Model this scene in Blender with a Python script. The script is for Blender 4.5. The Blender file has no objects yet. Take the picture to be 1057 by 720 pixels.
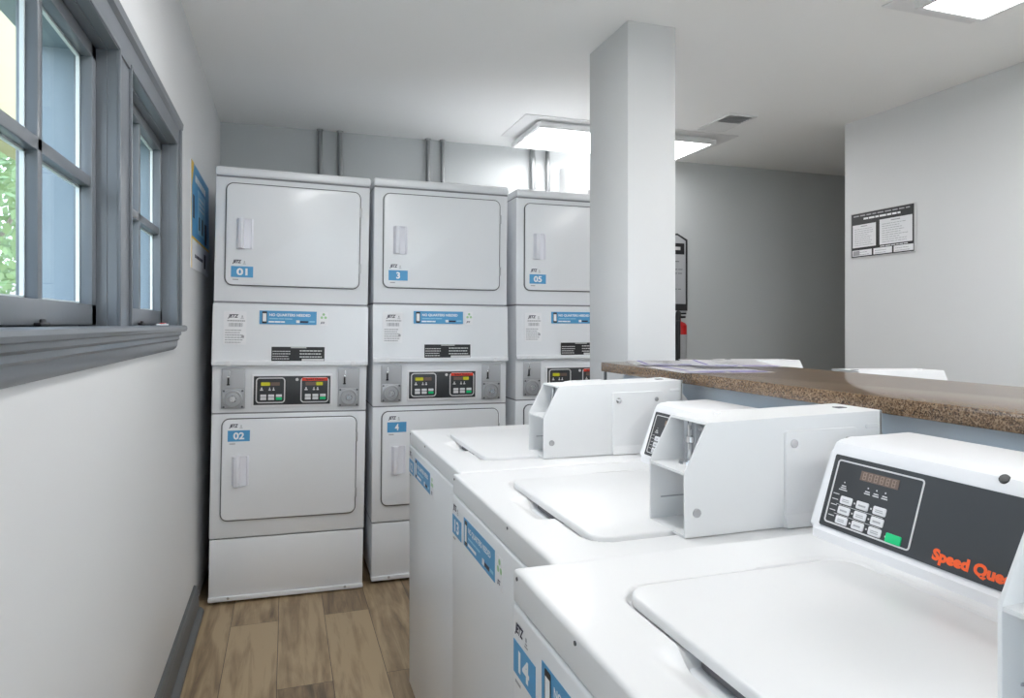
import bpy, bmesh, math, random
from mathutils import Vector, Matrix
random.seed(7)
SC = bpy.context.scene
COL = SC.collection
R = math.radians

# ------------------------------------------------------------------ materials
def mat(name, col, rough=.5, metal=0., coat=0., emit=None, estr=0., bump=None, spec=.5):
    m = bpy.data.materials.new(name); m.use_nodes = True
    nt = m.node_tree; b = nt.nodes['Principled BSDF']
    b.inputs['Base Color'].default_value = (*col, 1)
    b.inputs['Roughness'].default_value = rough
    b.inputs['Metallic'].default_value = metal
    b.inputs['Coat Weight'].default_value = coat
    b.inputs['Coat Roughness'].default_value = .08
    b.inputs['Specular IOR Level'].default_value = spec
    if emit:
        b.inputs['Emission Color'].default_value = (*emit, 1)
        b.inputs['Emission Strength'].default_value = estr
    if bump:
        sc, st, dist = bump
        tc = nt.nodes.new('ShaderNodeTexCoord'); n = nt.nodes.new('ShaderNodeTexNoise')
        n.inputs['Scale'].default_value = sc; n.inputs['Detail'].default_value = 4
        bp = nt.nodes.new('ShaderNodeBump'); bp.inputs['Strength'].default_value = st
        bp.inputs['Distance'].default_value = dist
        nt.links.new(tc.outputs['Object'], n.inputs['Vector'])
        nt.links.new(n.outputs['Fac'], bp.inputs['Height'])
        nt.links.new(bp.outputs['Normal'], b.inputs['Normal'])
    return m

def ramp(nt, stops):
    r = nt.nodes.new('ShaderNodeValToRGB')
    e = r.color_ramp.elements
    while len(e) < len(stops): e.new(.5)
    for k, (p, c) in enumerate(stops):
        e[k].position = p; e[k].color = (*c, 1)
    return r

def wood_floor():
    m = mat('oak vinyl plank', (.3, .22, .15), .42)
    nt = m.node_tree; L = nt.links; b = nt.nodes['Principled BSDF']
    tc = nt.nodes.new('ShaderNodeTexCoord')
    mp = nt.nodes.new('ShaderNodeMapping'); mp.inputs['Rotation'].default_value = (0, 0, R(90))
    mp.inputs['Location'].default_value = (.31, .0315, 0)
    L.new(tc.outputs['Object'], mp.inputs['Vector'])
    br = nt.nodes.new('ShaderNodeTexBrick')
    br.inputs['Scale'].default_value = 1; br.inputs['Brick Width'].default_value = .92
    br.inputs['Row Height'].default_value = .19; br.inputs['Mortar Size'].default_value = .0012
    br.inputs['Mortar Smooth'].default_value = .1; br.inputs['Bias'].default_value = 0
    br.inputs['Color1'].default_value = (0, 0, 0, 1); br.inputs['Color2'].default_value = (1, 1, 1, 1)
    br.inputs['Mortar'].default_value = (.5, .5, .5, 1)
    br.offset = .37; br.offset_frequency = 2
    L.new(mp.outputs['Vector'], br.inputs['Vector'])
    # per plank offset so that grain differs
    vm = nt.nodes.new('ShaderNodeVectorMath'); vm.operation = 'MULTIPLY_ADD'
    vm.inputs[1].default_value = (3.1, 5.7, 9.3)
    L.new(br.outputs['Color'], vm.inputs[0]); L.new(mp.outputs['Vector'], vm.inputs[2])
    st = nt.nodes.new('ShaderNodeMapping'); st.inputs['Scale'].default_value = (1.5, 16, 1)
    L.new(vm.outputs['Vector'], st.inputs['Vector'])
    n1 = nt.nodes.new('ShaderNodeTexNoise'); n1.inputs['Scale'].default_value = 1.6
    n1.inputs['Detail'].default_value = 7; n1.inputs['Roughness'].default_value = .62
    n1.inputs['Distortion'].default_value = .7
    L.new(st.outputs['Vector'], n1.inputs['Vector'])
    st2 = nt.nodes.new('ShaderNodeMapping'); st2.inputs['Scale'].default_value = (1.5, 9, 1)
    L.new(vm.outputs['Vector'], st2.inputs['Vector'])
    n2 = nt.nodes.new('ShaderNodeTexNoise'); n2.inputs['Scale'].default_value = 1.1
    n2.inputs['Detail'].default_value = 6; n2.inputs['Distortion'].default_value = 1.3
    L.new(st2.outputs['Vector'], n2.inputs['Vector'])
    mx = nt.nodes.new('ShaderNodeMath'); mx.operation = 'MULTIPLY_ADD'
    mx.inputs[1].default_value = .5
    L.new(n2.outputs['Fac'], mx.inputs[0])
    m2 = nt.nodes.new('ShaderNodeMath'); m2.operation = 'MULTIPLY'; m2.inputs[1].default_value = .55
    L.new(n1.outputs['Fac'], m2.inputs[0]); L.new(m2.outputs[0], mx.inputs[2])
    m3 = nt.nodes.new('ShaderNodeMath'); m3.operation = 'MULTIPLY_ADD'; m3.inputs[1].default_value = .20
    L.new(br.outputs['Color'], m3.inputs[0]); L.new(mx.outputs[0], m3.inputs[2])
    rp = ramp(nt, [(.37, (.055, .037, .022)), (.48, (.145, .10, .06)), (.60, (.28, .198, .115)), (.72, (.42, .315, .19))])
    L.new(m3.outputs[0], rp.inputs['Fac'])
    mm = nt.nodes.new('ShaderNodeMix'); mm.data_type = 'RGBA'
    mm.inputs[7].default_value = (.055, .038, .025, 1)
    L.new(br.outputs['Fac'], mm.inputs[0]); L.new(rp.outputs['Color'], mm.inputs[6])
    L.new(mm.outputs[2], b.inputs['Base Color'])
    bp = nt.nodes.new('ShaderNodeBump'); bp.inputs['Strength'].default_value = .25
    bp.inputs['Distance'].default_value = .002
    L.new(n1.outputs['Fac'], bp.inputs['Height']); L.new(bp.outputs['Normal'], b.inputs['Normal'])
    return m

def granite():
    m = mat('brown speckled granite', (.3, .22, .16), .16)
    nt = m.node_tree; L = nt.links; b = nt.nodes['Principled BSDF']
    tc = nt.nodes.new('ShaderNodeTexCoord')
    v = nt.nodes.new('ShaderNodeTexVoronoi'); v.inputs['Scale'].default_value = 420
    L.new(tc.outputs['Object'], v.inputs['Vector'])
    n = nt.nodes.new('ShaderNodeTexNoise'); n.inputs['Scale'].default_value = 150
    n.inputs['Detail'].default_value = 5; n.inputs['Roughness'].default_value = .75
    L.new(tc.outputs['Object'], n.inputs['Vector'])
    sp = nt.nodes.new('ShaderNodeSeparateColor'); L.new(v.outputs['Color'], sp.inputs[0])
    ad = nt.nodes.new('ShaderNodeMath'); ad.operation = 'MULTIPLY_ADD'; ad.inputs[1].default_value = .4
    L.new(sp.outputs[0], ad.inputs[0])
    ml = nt.nodes.new('ShaderNodeMath'); ml.operation = 'MULTIPLY'; ml.inputs[1].default_value = .6
    L.new(n.outputs['Fac'], ml.inputs[0]); L.new(ml.outputs[0], ad.inputs[2])
    rp = ramp(nt, [(.28, (.02, .011, .006)), (.42, (.115, .066, .036)), (.55, (.23, .148, .087)), (.75, (.36, .26, .17))])
    L.new(ad.outputs[0], rp.inputs['Fac']); L.new(rp.outputs['Color'], b.inputs['Base Color'])
    return m

def glass():
    m = bpy.data.materials.new('window glass'); m.use_nodes = True
    nt = m.node_tree; nt.nodes.clear()
    o = nt.nodes.new('ShaderNodeOutputMaterial'); mx = nt.nodes.new('ShaderNodeMixShader')
    t = nt.nodes.new('ShaderNodeBsdfTransparent'); g = nt.nodes.new('ShaderNodeBsdfGlossy')
    t.inputs[0].default_value = (.95, .97, .97, 1); g.inputs['Roughness'].default_value = .02
    mx.inputs[0].default_value = .07
    nt.links.new(t.outputs[0], mx.inputs[1]); nt.links.new(g.outputs[0], mx.inputs[2])
    nt.links.new(mx.outputs[0], o.inputs[0])
    return m

M = {}
M['wall'] = mat('light grey wall paint', (.70, .705, .71), .55, bump=(60, .06, .004))
M['wallb'] = mat('grey accent wall paint', (.56, .58, .585), .6, bump=(60, .06, .004))
M['ceil'] = mat('white ceiling paint', (.91, .91, .90), .8, bump=(90, .06, .004))
M['halfw'] = mat('pale blue grey paint', (.69, .76, .83), .5, bump=(60, .05, .004))
M['floor'] = wood_floor()
M['gran'] = granite()
M['glass'] = glass()
M['trim'] = mat('blue grey gloss trim paint', (.15, .165, .185), .34, coat=.2, bump=(40, .05, .003))
M['base'] = mat('dark grey baseboard paint', (.105, .11, .115), .45, bump=(40, .05, .003))
M['enam'] = mat('white enamel sheet steel', (.79, .805, .83), .3, coat=.2)
M['porc'] = mat('white porcelain deck', (.73, .73, .735), .34, coat=.12)
M['plast'] = mat('white moulded plastic', (.80, .80, .82), .33)
M['boxw'] = mat('white powder coated steel', (.74, .745, .75), .38, bump=(700, .05, .0006))
M['hand'] = mat('white plastic with lavender shading', (.77, .775, .83), .35)  # white handles; lavender tint of their shading put into the base colour
M['gask'] = mat('dark grey door gasket', (.10, .10, .11), .6)
M['seam'] = mat('grey panel seam', (.22, .22, .24), .6)
M['black'] = mat('black plastic', (.012, .012, .014), .4)
M['panel'] = mat('charcoal control panel film', (.032, .034, .038), .42, bump=(900, .12, .0004))
M['steel'] = mat('brushed steel', (.48, .48, .49), .35, metal=1)
M['chrome'] = mat('polished chrome', (.75, .75, .76), .12, metal=1)
M['alu'] = mat('cast grey metal', (.42, .425, .44), .4, metal=.5)
M['silver'] = mat('silver line print', (.62, .62, .62), .35)
M['blue'] = mat('sky blue sticker', (.085, .34, .62), .45)
M['bluel'] = mat('light blue print', (.30, .60, .80), .45)
M['navy'] = mat('dark navy lettering', (.018, .012, .045), .5)
M['white'] = mat('white print', (.86, .87, .88), .5)
M['paper'] = mat('white paper', (.84, .84, .86), .7, spec=.12)
M['greyp'] = mat('grey print', (.38, .38, .40), .6)
M['dgrey'] = mat('dark grey sign face', (.03, .03, .033), .55)
M['green'] = mat('green start key', (.0, .56, .20), .35)
M['greenl'] = mat('pale green leaf logo', (.38, .62, .34), .5)
M['button'] = mat('pale grey key', (.72, .72, .74), .4)
M['orange'] = mat('orange red logo', (.90, .11, .01), .4)
M['red'] = mat('glossy red paint', (.62, .02, .02), .3)
M['redled'] = mat('red strip', (.75, .05, .02), .4)
M['yelled'] = mat('lit yellow display', (.08, .08, .0), .4, emit=(.70, .68, .02), estr=.16)
M['brownlcd'] = mat('dim brown display window', (.15, .10, .075), .3)
M['digit'] = mat('display digits', (.30, .21, .16), .4)
M['yellow'] = mat('yellow print', (.80, .52, .03), .45)
M['purple'] = mat('purple print', (.30, .25, .56), .55)
M['led'] = mat('lit ceiling light diffuser', (.9, .9, .9), .5, emit=(1, 1, 1), estr=6.5)
M['led_dim'] = mat('softer ceiling light diffuser', (.9, .9, .9), .5, emit=(1, 1, 1), estr=3.3)
M['out'] = mat('weathered pale blue grey paint', (.26, .31, .36), .5)
M['lfix'] = mat('white light fixture metal', (.80, .80, .80), .4)
M['galv'] = mat('galvanised conduit', (.30, .31, .315), .38, metal=.7)
M['label'] = mat('grey label', (.45, .46, .48), .5)
M['leaf'] = mat('pale green leaves', (.24, .34, .15), .6)
M['bark'] = mat('grey bark', (.22, .18, .14), .8)
M['cream'] = mat('pale yellow siding', (.32, .285, .14), .6)
M['house'] = mat('cream stucco', (.45, .39, .30), .7)
M['roof'] = mat('brown roof', (.35, .28, .24), .8)
M['lawn'] = mat('dry lawn', (.30, .32, .22), .9, bump=(20, .4, .03))

# ------------------------------------------------------------------ mesh builder
class MB:
    def __init__(s, S=1.): s.bm = bmesh.new(); s.S = S
    def _bev(s, verts, r, seg, edges=None):
        es = edges if edges is not None else list({e for v in verts for e in v.link_edges})
        if r > 0: bmesh.ops.bevel(s.bm, geom=es, offset=r, segments=seg, profile=.5, affect='EDGES', clamp_overlap=True)
    def box(s, a, b, r=0, seg=2):
        x0, x1 = sorted((a[0], b[0])); y0, y1 = sorted((a[1], b[1])); z0, z1 = sorted((a[2], b[2]))
        vs = [s.bm.verts.new(p) for p in ((x0,y0,z0),(x1,y0,z0),(x1,y1,z0),(x0,y1,z0),(x0,y0,z1),(x1,y0,z1),(x1,y1,z1),(x0,y1,z1))]
        for f in ((0,3,2,1),(4,5,6,7),(0,1,5,4),(1,2,6,5),(2,3,7,6),(3,0,4,7)): s.bm.faces.new([vs[i] for i in f])
        s._bev(vs, r, seg); return s
    def obox(s, P, x, y, w, h, d0, d1, r=0, seg=2):
        """box on a plane P=(O,R,U,N): lower-left x,y, size w,h, between depths d0,d1"""
        O, A, B, N = P
        vs = []
        for d in (d0, d1):
            for (i, j) in ((0,0),(1,0),(1,1),(0,1)):
                vs.append(s.bm.verts.new(O + A*(x+i*w) + B*(y+j*h) + N*d))
        for f in ((0,3,2,1),(4,5,6,7),(0,1,5,4),(1,2,6,5),(2,3,7,6),(3,0,4,7)): s.bm.faces.new([vs[i] for i in f])
        s._bev(vs, r, seg); return s
    def prism(s, pts, ext, r=0, seg=2, rcaps=0):
        """pts: list of 3D points (planar loop), ext: extrusion vector"""
        ext = Vector(ext); n = len(pts)
        a = [s.bm.verts.new(Vector(p)) for p in pts]; b = [s.bm.verts.new(Vector(p)+ext) for p in pts]
        fa = s.bm.faces.new(a[::-1]); fb = s.bm.faces.new(b)
        for i in range(n): s.bm.faces.new((a[i], a[(i+1)%n], b[(i+1)%n], b[i]))
        if r > 0: s._bev(a+b, r, seg)
        elif rcaps > 0: s._bev(None, rcaps, seg, edges=list(fa.edges)+list(fb.edges))
        return s
    def rrect(s, P, x, y, w, h, rad, d0, d1, er=0, n=6, hole=None):
        """rounded rectangle slab; er rounds the outer (d1) rim; hole=(margin) makes a ring"""
        O, A, B, N = P
        def loop(ins, d):
            rr = max(rad-ins, .0005); out = []
            for (cx, cy, a0) in ((x+w-ins-rr, y+ins+rr, -90), (x+w-ins-rr, y+h-ins-rr, 0), (x+ins+rr, y+h-ins-rr, 90), (x+ins+rr, y+ins+rr, 180)):
                for k in range(n+1):
                    t = R(a0+90*k/n); out.append(s.bm.verts.new(O + A*(cx+rr*math.cos(t)) + B*(cy+rr*math.sin(t)) + N*d))
            return out
        def bridge(p, q):
            m = len(p)
            for i in range(m): s.bm.faces.new((p[i], p[(i+1)%m], q[(i+1)%m], q[i]))
        if hole:
            o0, o1, i1, i0 = loop(0, d0), loop(0, d1), loop(hole, d1), loop(hole, d0)
            bridge(o0, o1); bridge(o1, i1); bridge(i1, i0); bridge(i0, o0); return s
        loops = [loop(0, d0)]
        if er > 0:
            loops += [loop(0, d1-er)]
            for k in range(1, 4):
                t = R(30*k); loops.append(loop(er*(1-math.cos(t)), d1-er+er*math.sin(t)))
        else: loops.append(loop(0, d1))
        for p, q in zip(loops, loops[1:]): bridge(p, q)
        s.bm.faces.new(loops[0][::-1]); s.bm.faces.new(loops[-1]); return s
    def cyl(s, p, q, r, n=20, r2=None, cap=True):
        p, q = Vector(p), Vector(q); d = (q-p).normalized()
        a = d.orthogonal().normalized(); b = d.cross(a); r2 = r if r2 is None else r2
        A = [s.bm.verts.new(p + (a*math.cos(2*math.pi*i/n)+b*math.sin(2*math.pi*i/n))*r) for i in range(n)]
        B = [s.bm.verts.new(q + (a*math.cos(2*math.pi*i/n)+b*math.sin(2*math.pi*i/n))*r2) for i in range(n)]
        for i in range(n): s.bm.faces.new((A[i], A[(i+1)%n], B[(i+1)%n], B[i]))
        if cap: s.bm.faces.new(A[::-1]); s.bm.faces.new(B)
        return s
    def lathe(s, p, axis, prof, n=28):
        """prof: list of (distance along axis, radius)"""
        p = Vector(p); d = Vector(axis).normalized(); a = d.orthogonal().normalized(); b = d.cross(a)
        loops = [[s.bm.verts.new(p+d*t+(a*math.cos(2*math.pi*i/n)+b*math.sin(2*math.pi*i/n))*max(r, 1e-4)) for i in range(n)] for t, r in prof]
        for A, B in zip(loops, loops[1:]):
            for i in range(n): s.bm.faces.new((A[i], A[(i+1)%n], B[(i+1)%n], B[i]))
        s.bm.faces.new(loops[0][::-1]); s.bm.faces.new(loops[-1]); return s
    def build(s, name, m, parent=None, smooth=True, label=None, kind=None):
        bmesh.ops.recalc_face_normals(s.bm, faces=s.bm.faces[:])
        me = bpy.data.meshes.new(name)
        if s.S != 1.: bmesh.ops.scale(s.bm, vec=(s.S,)*3, verts=s.bm.verts[:])
        s.bm.to_mesh(me); s.bm.free(); me.materials.append(m)
        if smooth:
            me.polygons.foreach_set('use_smooth', [True]*len(me.polygons)); me.set_sharp_from_angle(angle=R(32))
        o = bpy.data.objects.new(name, me); COL.objects.link(o)
        if parent: o.parent = parent
        if label: o['label'] = label
        if kind: o['kind'] = kind
        return o

def tag(o, label, cat, group=None):
    o['label'] = label; o['category'] = cat
    if group: o['group'] = group
    return o
def thing(name, label, cat, loc=(0,0,0), rot=(0,0,0), group=None):
    o = bpy.data.objects.new(name, None); o.empty_display_size = .1; COL.objects.link(o)
    o.location = loc; o.rotation_euler = rot
    return tag(o, label, cat, group)

_tc = {}
def text_mesh(body, bold, shear):
    k = (body, bold, shear)
    if k in _tc: return _tc[k]
    cu = bpy.data.curves.new('t', 'FONT'); cu.body = body; cu.size = 1; cu.offset = bold; cu.shear = shear
    cu.resolution_u = 3; cu.fill_mode = 'BOTH' if hasattr(cu, 'fill_mode') else cu.fill_mode
    o = bpy.data.objects.new('t', cu); COL.objects.link(o)
    bpy.context.view_layer.update()
    me = bpy.data.meshes.new_from_object(o.evaluated_get(bpy.context.evaluated_depsgraph_get()))
    bpy.data.objects.remove(o); bpy.data.curves.remove(cu)
    vs = [tuple(v.co) for v in me.vertices]; fs = [tuple(p.vertices) for p in me.polygons]
    bpy.data.meshes.remove(me)
    x0 = min(v[0] for v in vs); x1 = max(v[0] for v in vs); y0 = min(v[1] for v in vs); y1 = max(v[1] for v in vs)
    _tc[k] = ([((v[0]-x0)/(x1-x0), (v[1]-y0)/(y1-y0)) for v in vs], fs)
    return _tc[k]
def add_text(mb, P, body, x, y, w, h, d, bold=.02, shear=0.):
    """lettering fitted into the rectangle x,y,w,h of plane P at depth d"""
    O, A, B, N = P; vs, fs = text_mesh(body, bold, shear)
    V = [mb.bm.verts.new(O + A*(x+u*w) + B*(y+v*h) + N*d) for u, v in vs]
    for f in fs:
        try: mb.bm.faces.new([V[i] for i in f])
        except ValueError: pass
    return mb
def dashes(mb, P, x, y, w, h, rows, d, rnd, fill=.5, ragged=.25, words=(.06, .16)):
    """lines of print too small to read"""
    for k in range(rows):
        yy = y + h - (k+1)*h/rows; xx = x; end = x + w*(1-rnd.random()*ragged)
        while xx < end - .02*w:
            ww = min(w*rnd.uniform(*words), end-xx)
            mb.obox(P, xx, yy + h/rows*.25, ww, h/rows*fill, d, d+.0002); xx += ww + .022*w

def plane(O, A, B, N): return (Vector(O), Vector(A).normalized(), Vector(B).normalized(), Vector(N).normalized())

# ------------------------------------------------------------------ setting
XL, YB, H, XR, YC = -.385, 4.53, 2.513, 3.32, 3.37
YREAR, XFAR = -2.6, 5.6
WT = .115
MB().box((XL-.1, YREAR-.1, -.1), (XFAR+.1, YB+.1, 0)).build('floor', M['floor'], kind='structure')
MB().box((XL-.115, YREAR-.1, H), (XFAR+.1, YB+.1, H+.1)).build('ceiling', M['ceil'], kind='structure')
WZ0, WZ1 = 1.262, 1.893
W1, W2 = (1.03, 1.748), (1.882, 2.60)
W3 = (-2.05, -.35)  # opening added behind the camera to let in more sky light
w = MB()
w.box((XL-WT, YREAR-.1, 0), (XL, YB+.1, .95)).box((XL-WT, YREAR-.1, 2.15), (XL, YB+.1, H))
w.box((XL-WT, .4, .95), (XL, YB+.1, WZ0)).box((XL-WT, .4, WZ1), (XL, YB+.1, 2.15)).box((XL-WT, YREAR-.1, .95), (XL, W3[0], 2.15)).box((XL-WT, W3[1], .95), (XL, .4, 2.15))
for a, b in ((.4, W1[0]), (W1[1], W2[0]), (W2[1], YB+.1)): w.box((XL-WT, a, WZ0), (XL, b, WZ1))
w.build('wall_left', M['wall'], smooth=False, kind='structure')
MB().box((XL-.1, YB, 0), (2.1, YB+.1, H)).build('wall_back', M['wallb'], smooth=False, kind='structure')
MB().box((2.1, YB, 0), (XFAR+.1, YB+.1, H)).build('wall_alcove', M['wallb'], smooth=False, kind='structure')
MB().box((XR, YREAR-.1, 0), (XFAR+.1, YC, H)).build('wall_right', M['wall'], smooth=False, kind='structure')
MB().box((XFAR, YC, 0), (XFAR+.1, YB, H)).build('wall_far', M['wallb'], smooth=False, kind='structure')
RX0, RX1, RZ0, RZ1 = .4, 2.4, .85, 2.15  # opening of the window added in the rear wall for brightness
w = MB(); w.box((XL-.1, YREAR-.1, 0), (XR, YREAR, RZ0)).box((XL-.1, YREAR-.1, RZ1), (XR, YREAR, H)).box((XL-.1, YREAR-.1, RZ0), (RX0, YREAR, RZ1)).box((RX1, YREAR-.1, RZ0), (XR, YREAR, RZ1))
w.build('wall_rear', M['wall'], smooth=False, kind='structure')
def added_window(nm, P, W_, H_, n):
    f = MB(); f.rrect(P, 0, 0, W_, H_, .001, -.06, .02, 0, 1, hole=.045)
    for k in range(1, n): f.obox(P, W_*k/n-.02, .04, .04, H_-.08, -.05, 0)
    fr = f.build(nm, M['trim'], kind='structure')
    MB().obox(P, .04, .04, W_-.08, H_-.08, -.03, -.026).build('pane', M['glass'], fr, smooth=False)
added_window('added_window_left', plane((XL, W3[0], .95), (0, 1, 0), (0, 0, 1), (1, 0, 0)), W3[1]-W3[0], 1.2, 2)  # added side window, out of view, brightens the room with bluish daylight
added_window('added_window_rear', plane((RX0, YREAR, RZ0), (1, 0, 0), (0, 0, 1), (0, 1, 0)), RX1-RX0, RZ1-RZ0, 3)  # added rear window, out of view, lights the faces turned to the camera
MB().box((1.327, 2.483, 0), (1.551, 2.853, H), .004).build('pillar', M['wall'], kind='structure')
# baseboard along the left wall: board with a stepped top and a shoe moulding
bp = [(XL, .0), (XL+.042, 0), (XL+.040, .012), (XL+.030, .022), (XL+.021, .026), (XL+.020, .088), (XL+.016, .096), (XL+.017, .104), (XL+.010, .118), (XL, .122)]
MB().prism([(x, YREAR, z) for x, z in bp], (0, 3.27-YREAR, 0)).build('baseboard_left', M['base'], kind='structure')
bb = [(XR, 0), (XR-.016, 0), (XR-.016, .10), (XR-.008, .118), (XR, .12)]
MB().prism([(x, YREAR, z) for x, z in bb], (0, YC-YREAR, 0)).build('baseboard_right', M['base'], kind='structure')
MB().box((2.0, YB-.016, 0), (XFAR, YB, .12), .004).build('baseboard_back', M['base'], kind='structure')

# casing around both windows, sill and apron
xc = XL + .024
t = MB()
t.box((XL, .945, WZ0), (xc, W1[0], WZ1)).box((XL, W1[1], WZ0), (xc-.004, W2[0], WZ1)).box((XL, W2[1], WZ0), (xc, W2[1]+.082, WZ1))
t.box((XL, .945, WZ1), (xc, W2[1]+.082, WZ1+.09))
t.prism([(xc-.002, .945, WZ1+.062), (xc+.010, .945, WZ1+.070), (xc+.012, .945, WZ1+.090), (xc-.002, .945, WZ1+.090)], (0, W2[1]+.082-.945, 0))
t.box((xc-.002, W2[1]+.062, WZ0), (xc+.008, W2[1]+.082, WZ1+.075), .002)
t.box((xc-.002, W1[0]-.082, WZ0), (xc+.008, W1[0]-.062, WZ1+.075), .002)
for a, b in (W1, W2):          # inner bead on each opening
    t.box((xc-.006, a-.012, WZ0), (xc+.003, a-.002, WZ1+.01), .002).box((xc-.006, b+.002, WZ0), (xc+.003, b+.012, WZ1+.01), .002)
    t.box((xc-.006, a-.012, WZ1+.002), (xc+.003, b+.012, WZ1+.012), .002)
t.build('trim_1', M['trim'], kind='structure')
MB().prism([(XL-.03, .90, WZ0+.003), (XL+.036, .90, WZ0+.003), (XL+.043, .90, WZ0-.001), (XL+.045, .90, WZ0-.009), (XL+.042, .90, WZ0-.017), (XL+.034, .90, WZ0-.020), (XL-.03, .90, WZ0-.020)],
           (0, 2.712-.90, 0)).build('window_sill', M['trim'], kind='structure')
ap = [(XL, WZ0-.020), (XL+.030, WZ0-.020), (XL+.030, WZ0-.030), (XL+.022, WZ0-.036), (XL+.024, WZ0-.046), (XL+.018, WZ0-.052), (XL+.017, WZ0-.068), (XL+.012, WZ0-.078), (XL+.004, WZ0-.084), (XL, WZ0-.085)]
MB().prism([(x, .945, z) for x, z in ap], (0, 2.672-.945, 0)).build('trim_2', M['trim'], kind='structure')
# jamb liners + casement sashes with 2x2 panes
def window(nm, a, b):
    zb, zt = WZ0, WZ1
    f = MB(); xo, xi = XL-WT-.02, XL
    f.box((xo, a, zb-.0), (xi, a+.004, zt)).box((xo, b-.004, zb), (xi, b, zt)).box((xo, a, zt-.004), (xi, b, zt)).box((xo, a, zb), (xi, b, zb+.003))
    fr = f.build(nm, M['trim'], kind='structure')
    ou = MB(); xa, xb = XL-WT-.025, XL-.056
    ou.box((xa, a+.004, zb+.003), (xb, a+.016, zt-.004)).box((xa, b-.016, zb+.003), (xb, b-.004, zt-.004)).box((xa, a+.016, zt-.016), (xb, b-.016, zt-.004)).box((xa, a+.016, zb+.003), (xb, b-.016, zb+.010))
    ou.build('outer_jamb', M['out'], fr)
    s = MB(); x0, x1 = XL-.055, XL-.020
    A, B = a+.006, b-.006; Z0, Z1 = zb+.005, zt-.006
    s.box((x0, A, Z0), (x1, A+.036, Z1), .002).box((x0, B-.036, Z0), (x1, B, Z1), .002)
    s.box((x0, A, Z0), (x1, B, Z0+.046), .002).box((x0, A, Z1-.030), (x1, B, Z1), .002)
    c = (a+b)/2; zm = 1.583
    s.box((x0-.002, c-.012, Z0+.02), (x1-.004, c+.012, Z1-.02), .002).box((x0-.002, A+.02, zm-.012), (x1-.004, B-.02, zm+.012), .002)
    so = s.build('sash', M['trim'], fr)
    for (p, q) in ((A+.036, c-.012), (c+.012, B-.036)):
        for (u, v) in ((Z0+.046, zm-.012), (zm+.012, Z1-.03)):
            MB().box((XL-.042, p-.003, u-.003), (XL-.039, q+.003, v+.003)).build('pane', M['glass'], so, smooth=False)
    # putty bead round the panes
    g = MB()
    for (p, q) in ((A+.036, c-.012), (c+.012, B-.036)):
        for (u, v) in ((Z0+.046, zm-.012), (zm+.012, Z1-.03)):
            g.box((XL-.050, p, u), (XL-.043, p+.005, v)).box((XL-.050, q-.005, u), (XL-.043, q, v))
            g.box((XL-.050, p, u), (XL-.043, q, u+.005)).box((XL-.050, p, v-.005), (XL-.043, q, v))
    g.build('glazing_bead', M['white'], so, smooth=False)
    MB().box((x1, a+.31, zb+.004), (x1+.012, a+.36, zb+.010), .002).box((x1+.004, a+.325, zb+.008), (x1+.009, a+.35, zb+.016), .002).build('latch', M['black'], fr)
window('window_1', *W1); window('window_2', *W2)
sw = thing('paper_scrap', 'tiny red and white scrap lying on the grey sill under the far window', 'scrap', (XL+.010, 2.40, WZ0+.003))
MB().prism([(-.008, -.05, 0), (.010, -.045, 0), (.012, .05, 0), (-.006, .045, 0)], (0, 0, .005), r=.001).build('scrap_sheet', M['paper'], sw)
MB().box((-.004, -.02, .005), (.008, .03, .008), .001).build('red_print', M['red'], sw)

# ------------------------------------------------------------------ decals shared by machines
def logo_jetz(P, x, y, w, h, d, parent):
    """operator's mark: slanted capitals and a small outline triangle"""
    mb = MB(P[4] if len(P) > 4 else 1.); Q = P[:4]
    add_text(mb, Q, 'JETZ', x, y, w*.66, h, d, .045, .28)
    mb.build('operator_logo', M['navy'], parent, smooth=False)
    g = MB(P[4] if len(P) > 4 else 1.)
    g.obox(Q, x+w*.76, y, w*.22, h*.10, d, d+.0003).obox(Q, x+w*.80, y+h*.22, w*.14, h*.1, d, d+.0003).obox(Q, x+w*.83, y+h*.44, w*.08, h*.3, d, d+.0003)
    g.build('operator_logo_mark', M['greyp'], parent, smooth=False)
def number_label(P, num, x, y, w, h, d, parent, S=1.):
    lb = MB(S).obox(P, x, y, w, h, d, d+.0006).build('number_label', M['blue'], parent, smooth=False, label='blue label reading '+num)
    nw = w*(.50 if len(num) > 1 else .20)
    add_text(MB(S), P, num, x+(w-nw)/2, y+h*.17, nw, h*.66, d+.0009, .035).build('lettering', M['white'], lb, smooth=False)
    logo_jetz((*P, S), x+w*.06, y+h*1.18, w*.62, h*.40, d+.0004, lb)
    q = MB(S); q.obox(P, x+w*.08, y-h*.26, w*.26, h*.09, d+.0003, d+.0005)
    q.build('fine_print', M['greyp'], lb, smooth=False)
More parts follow.
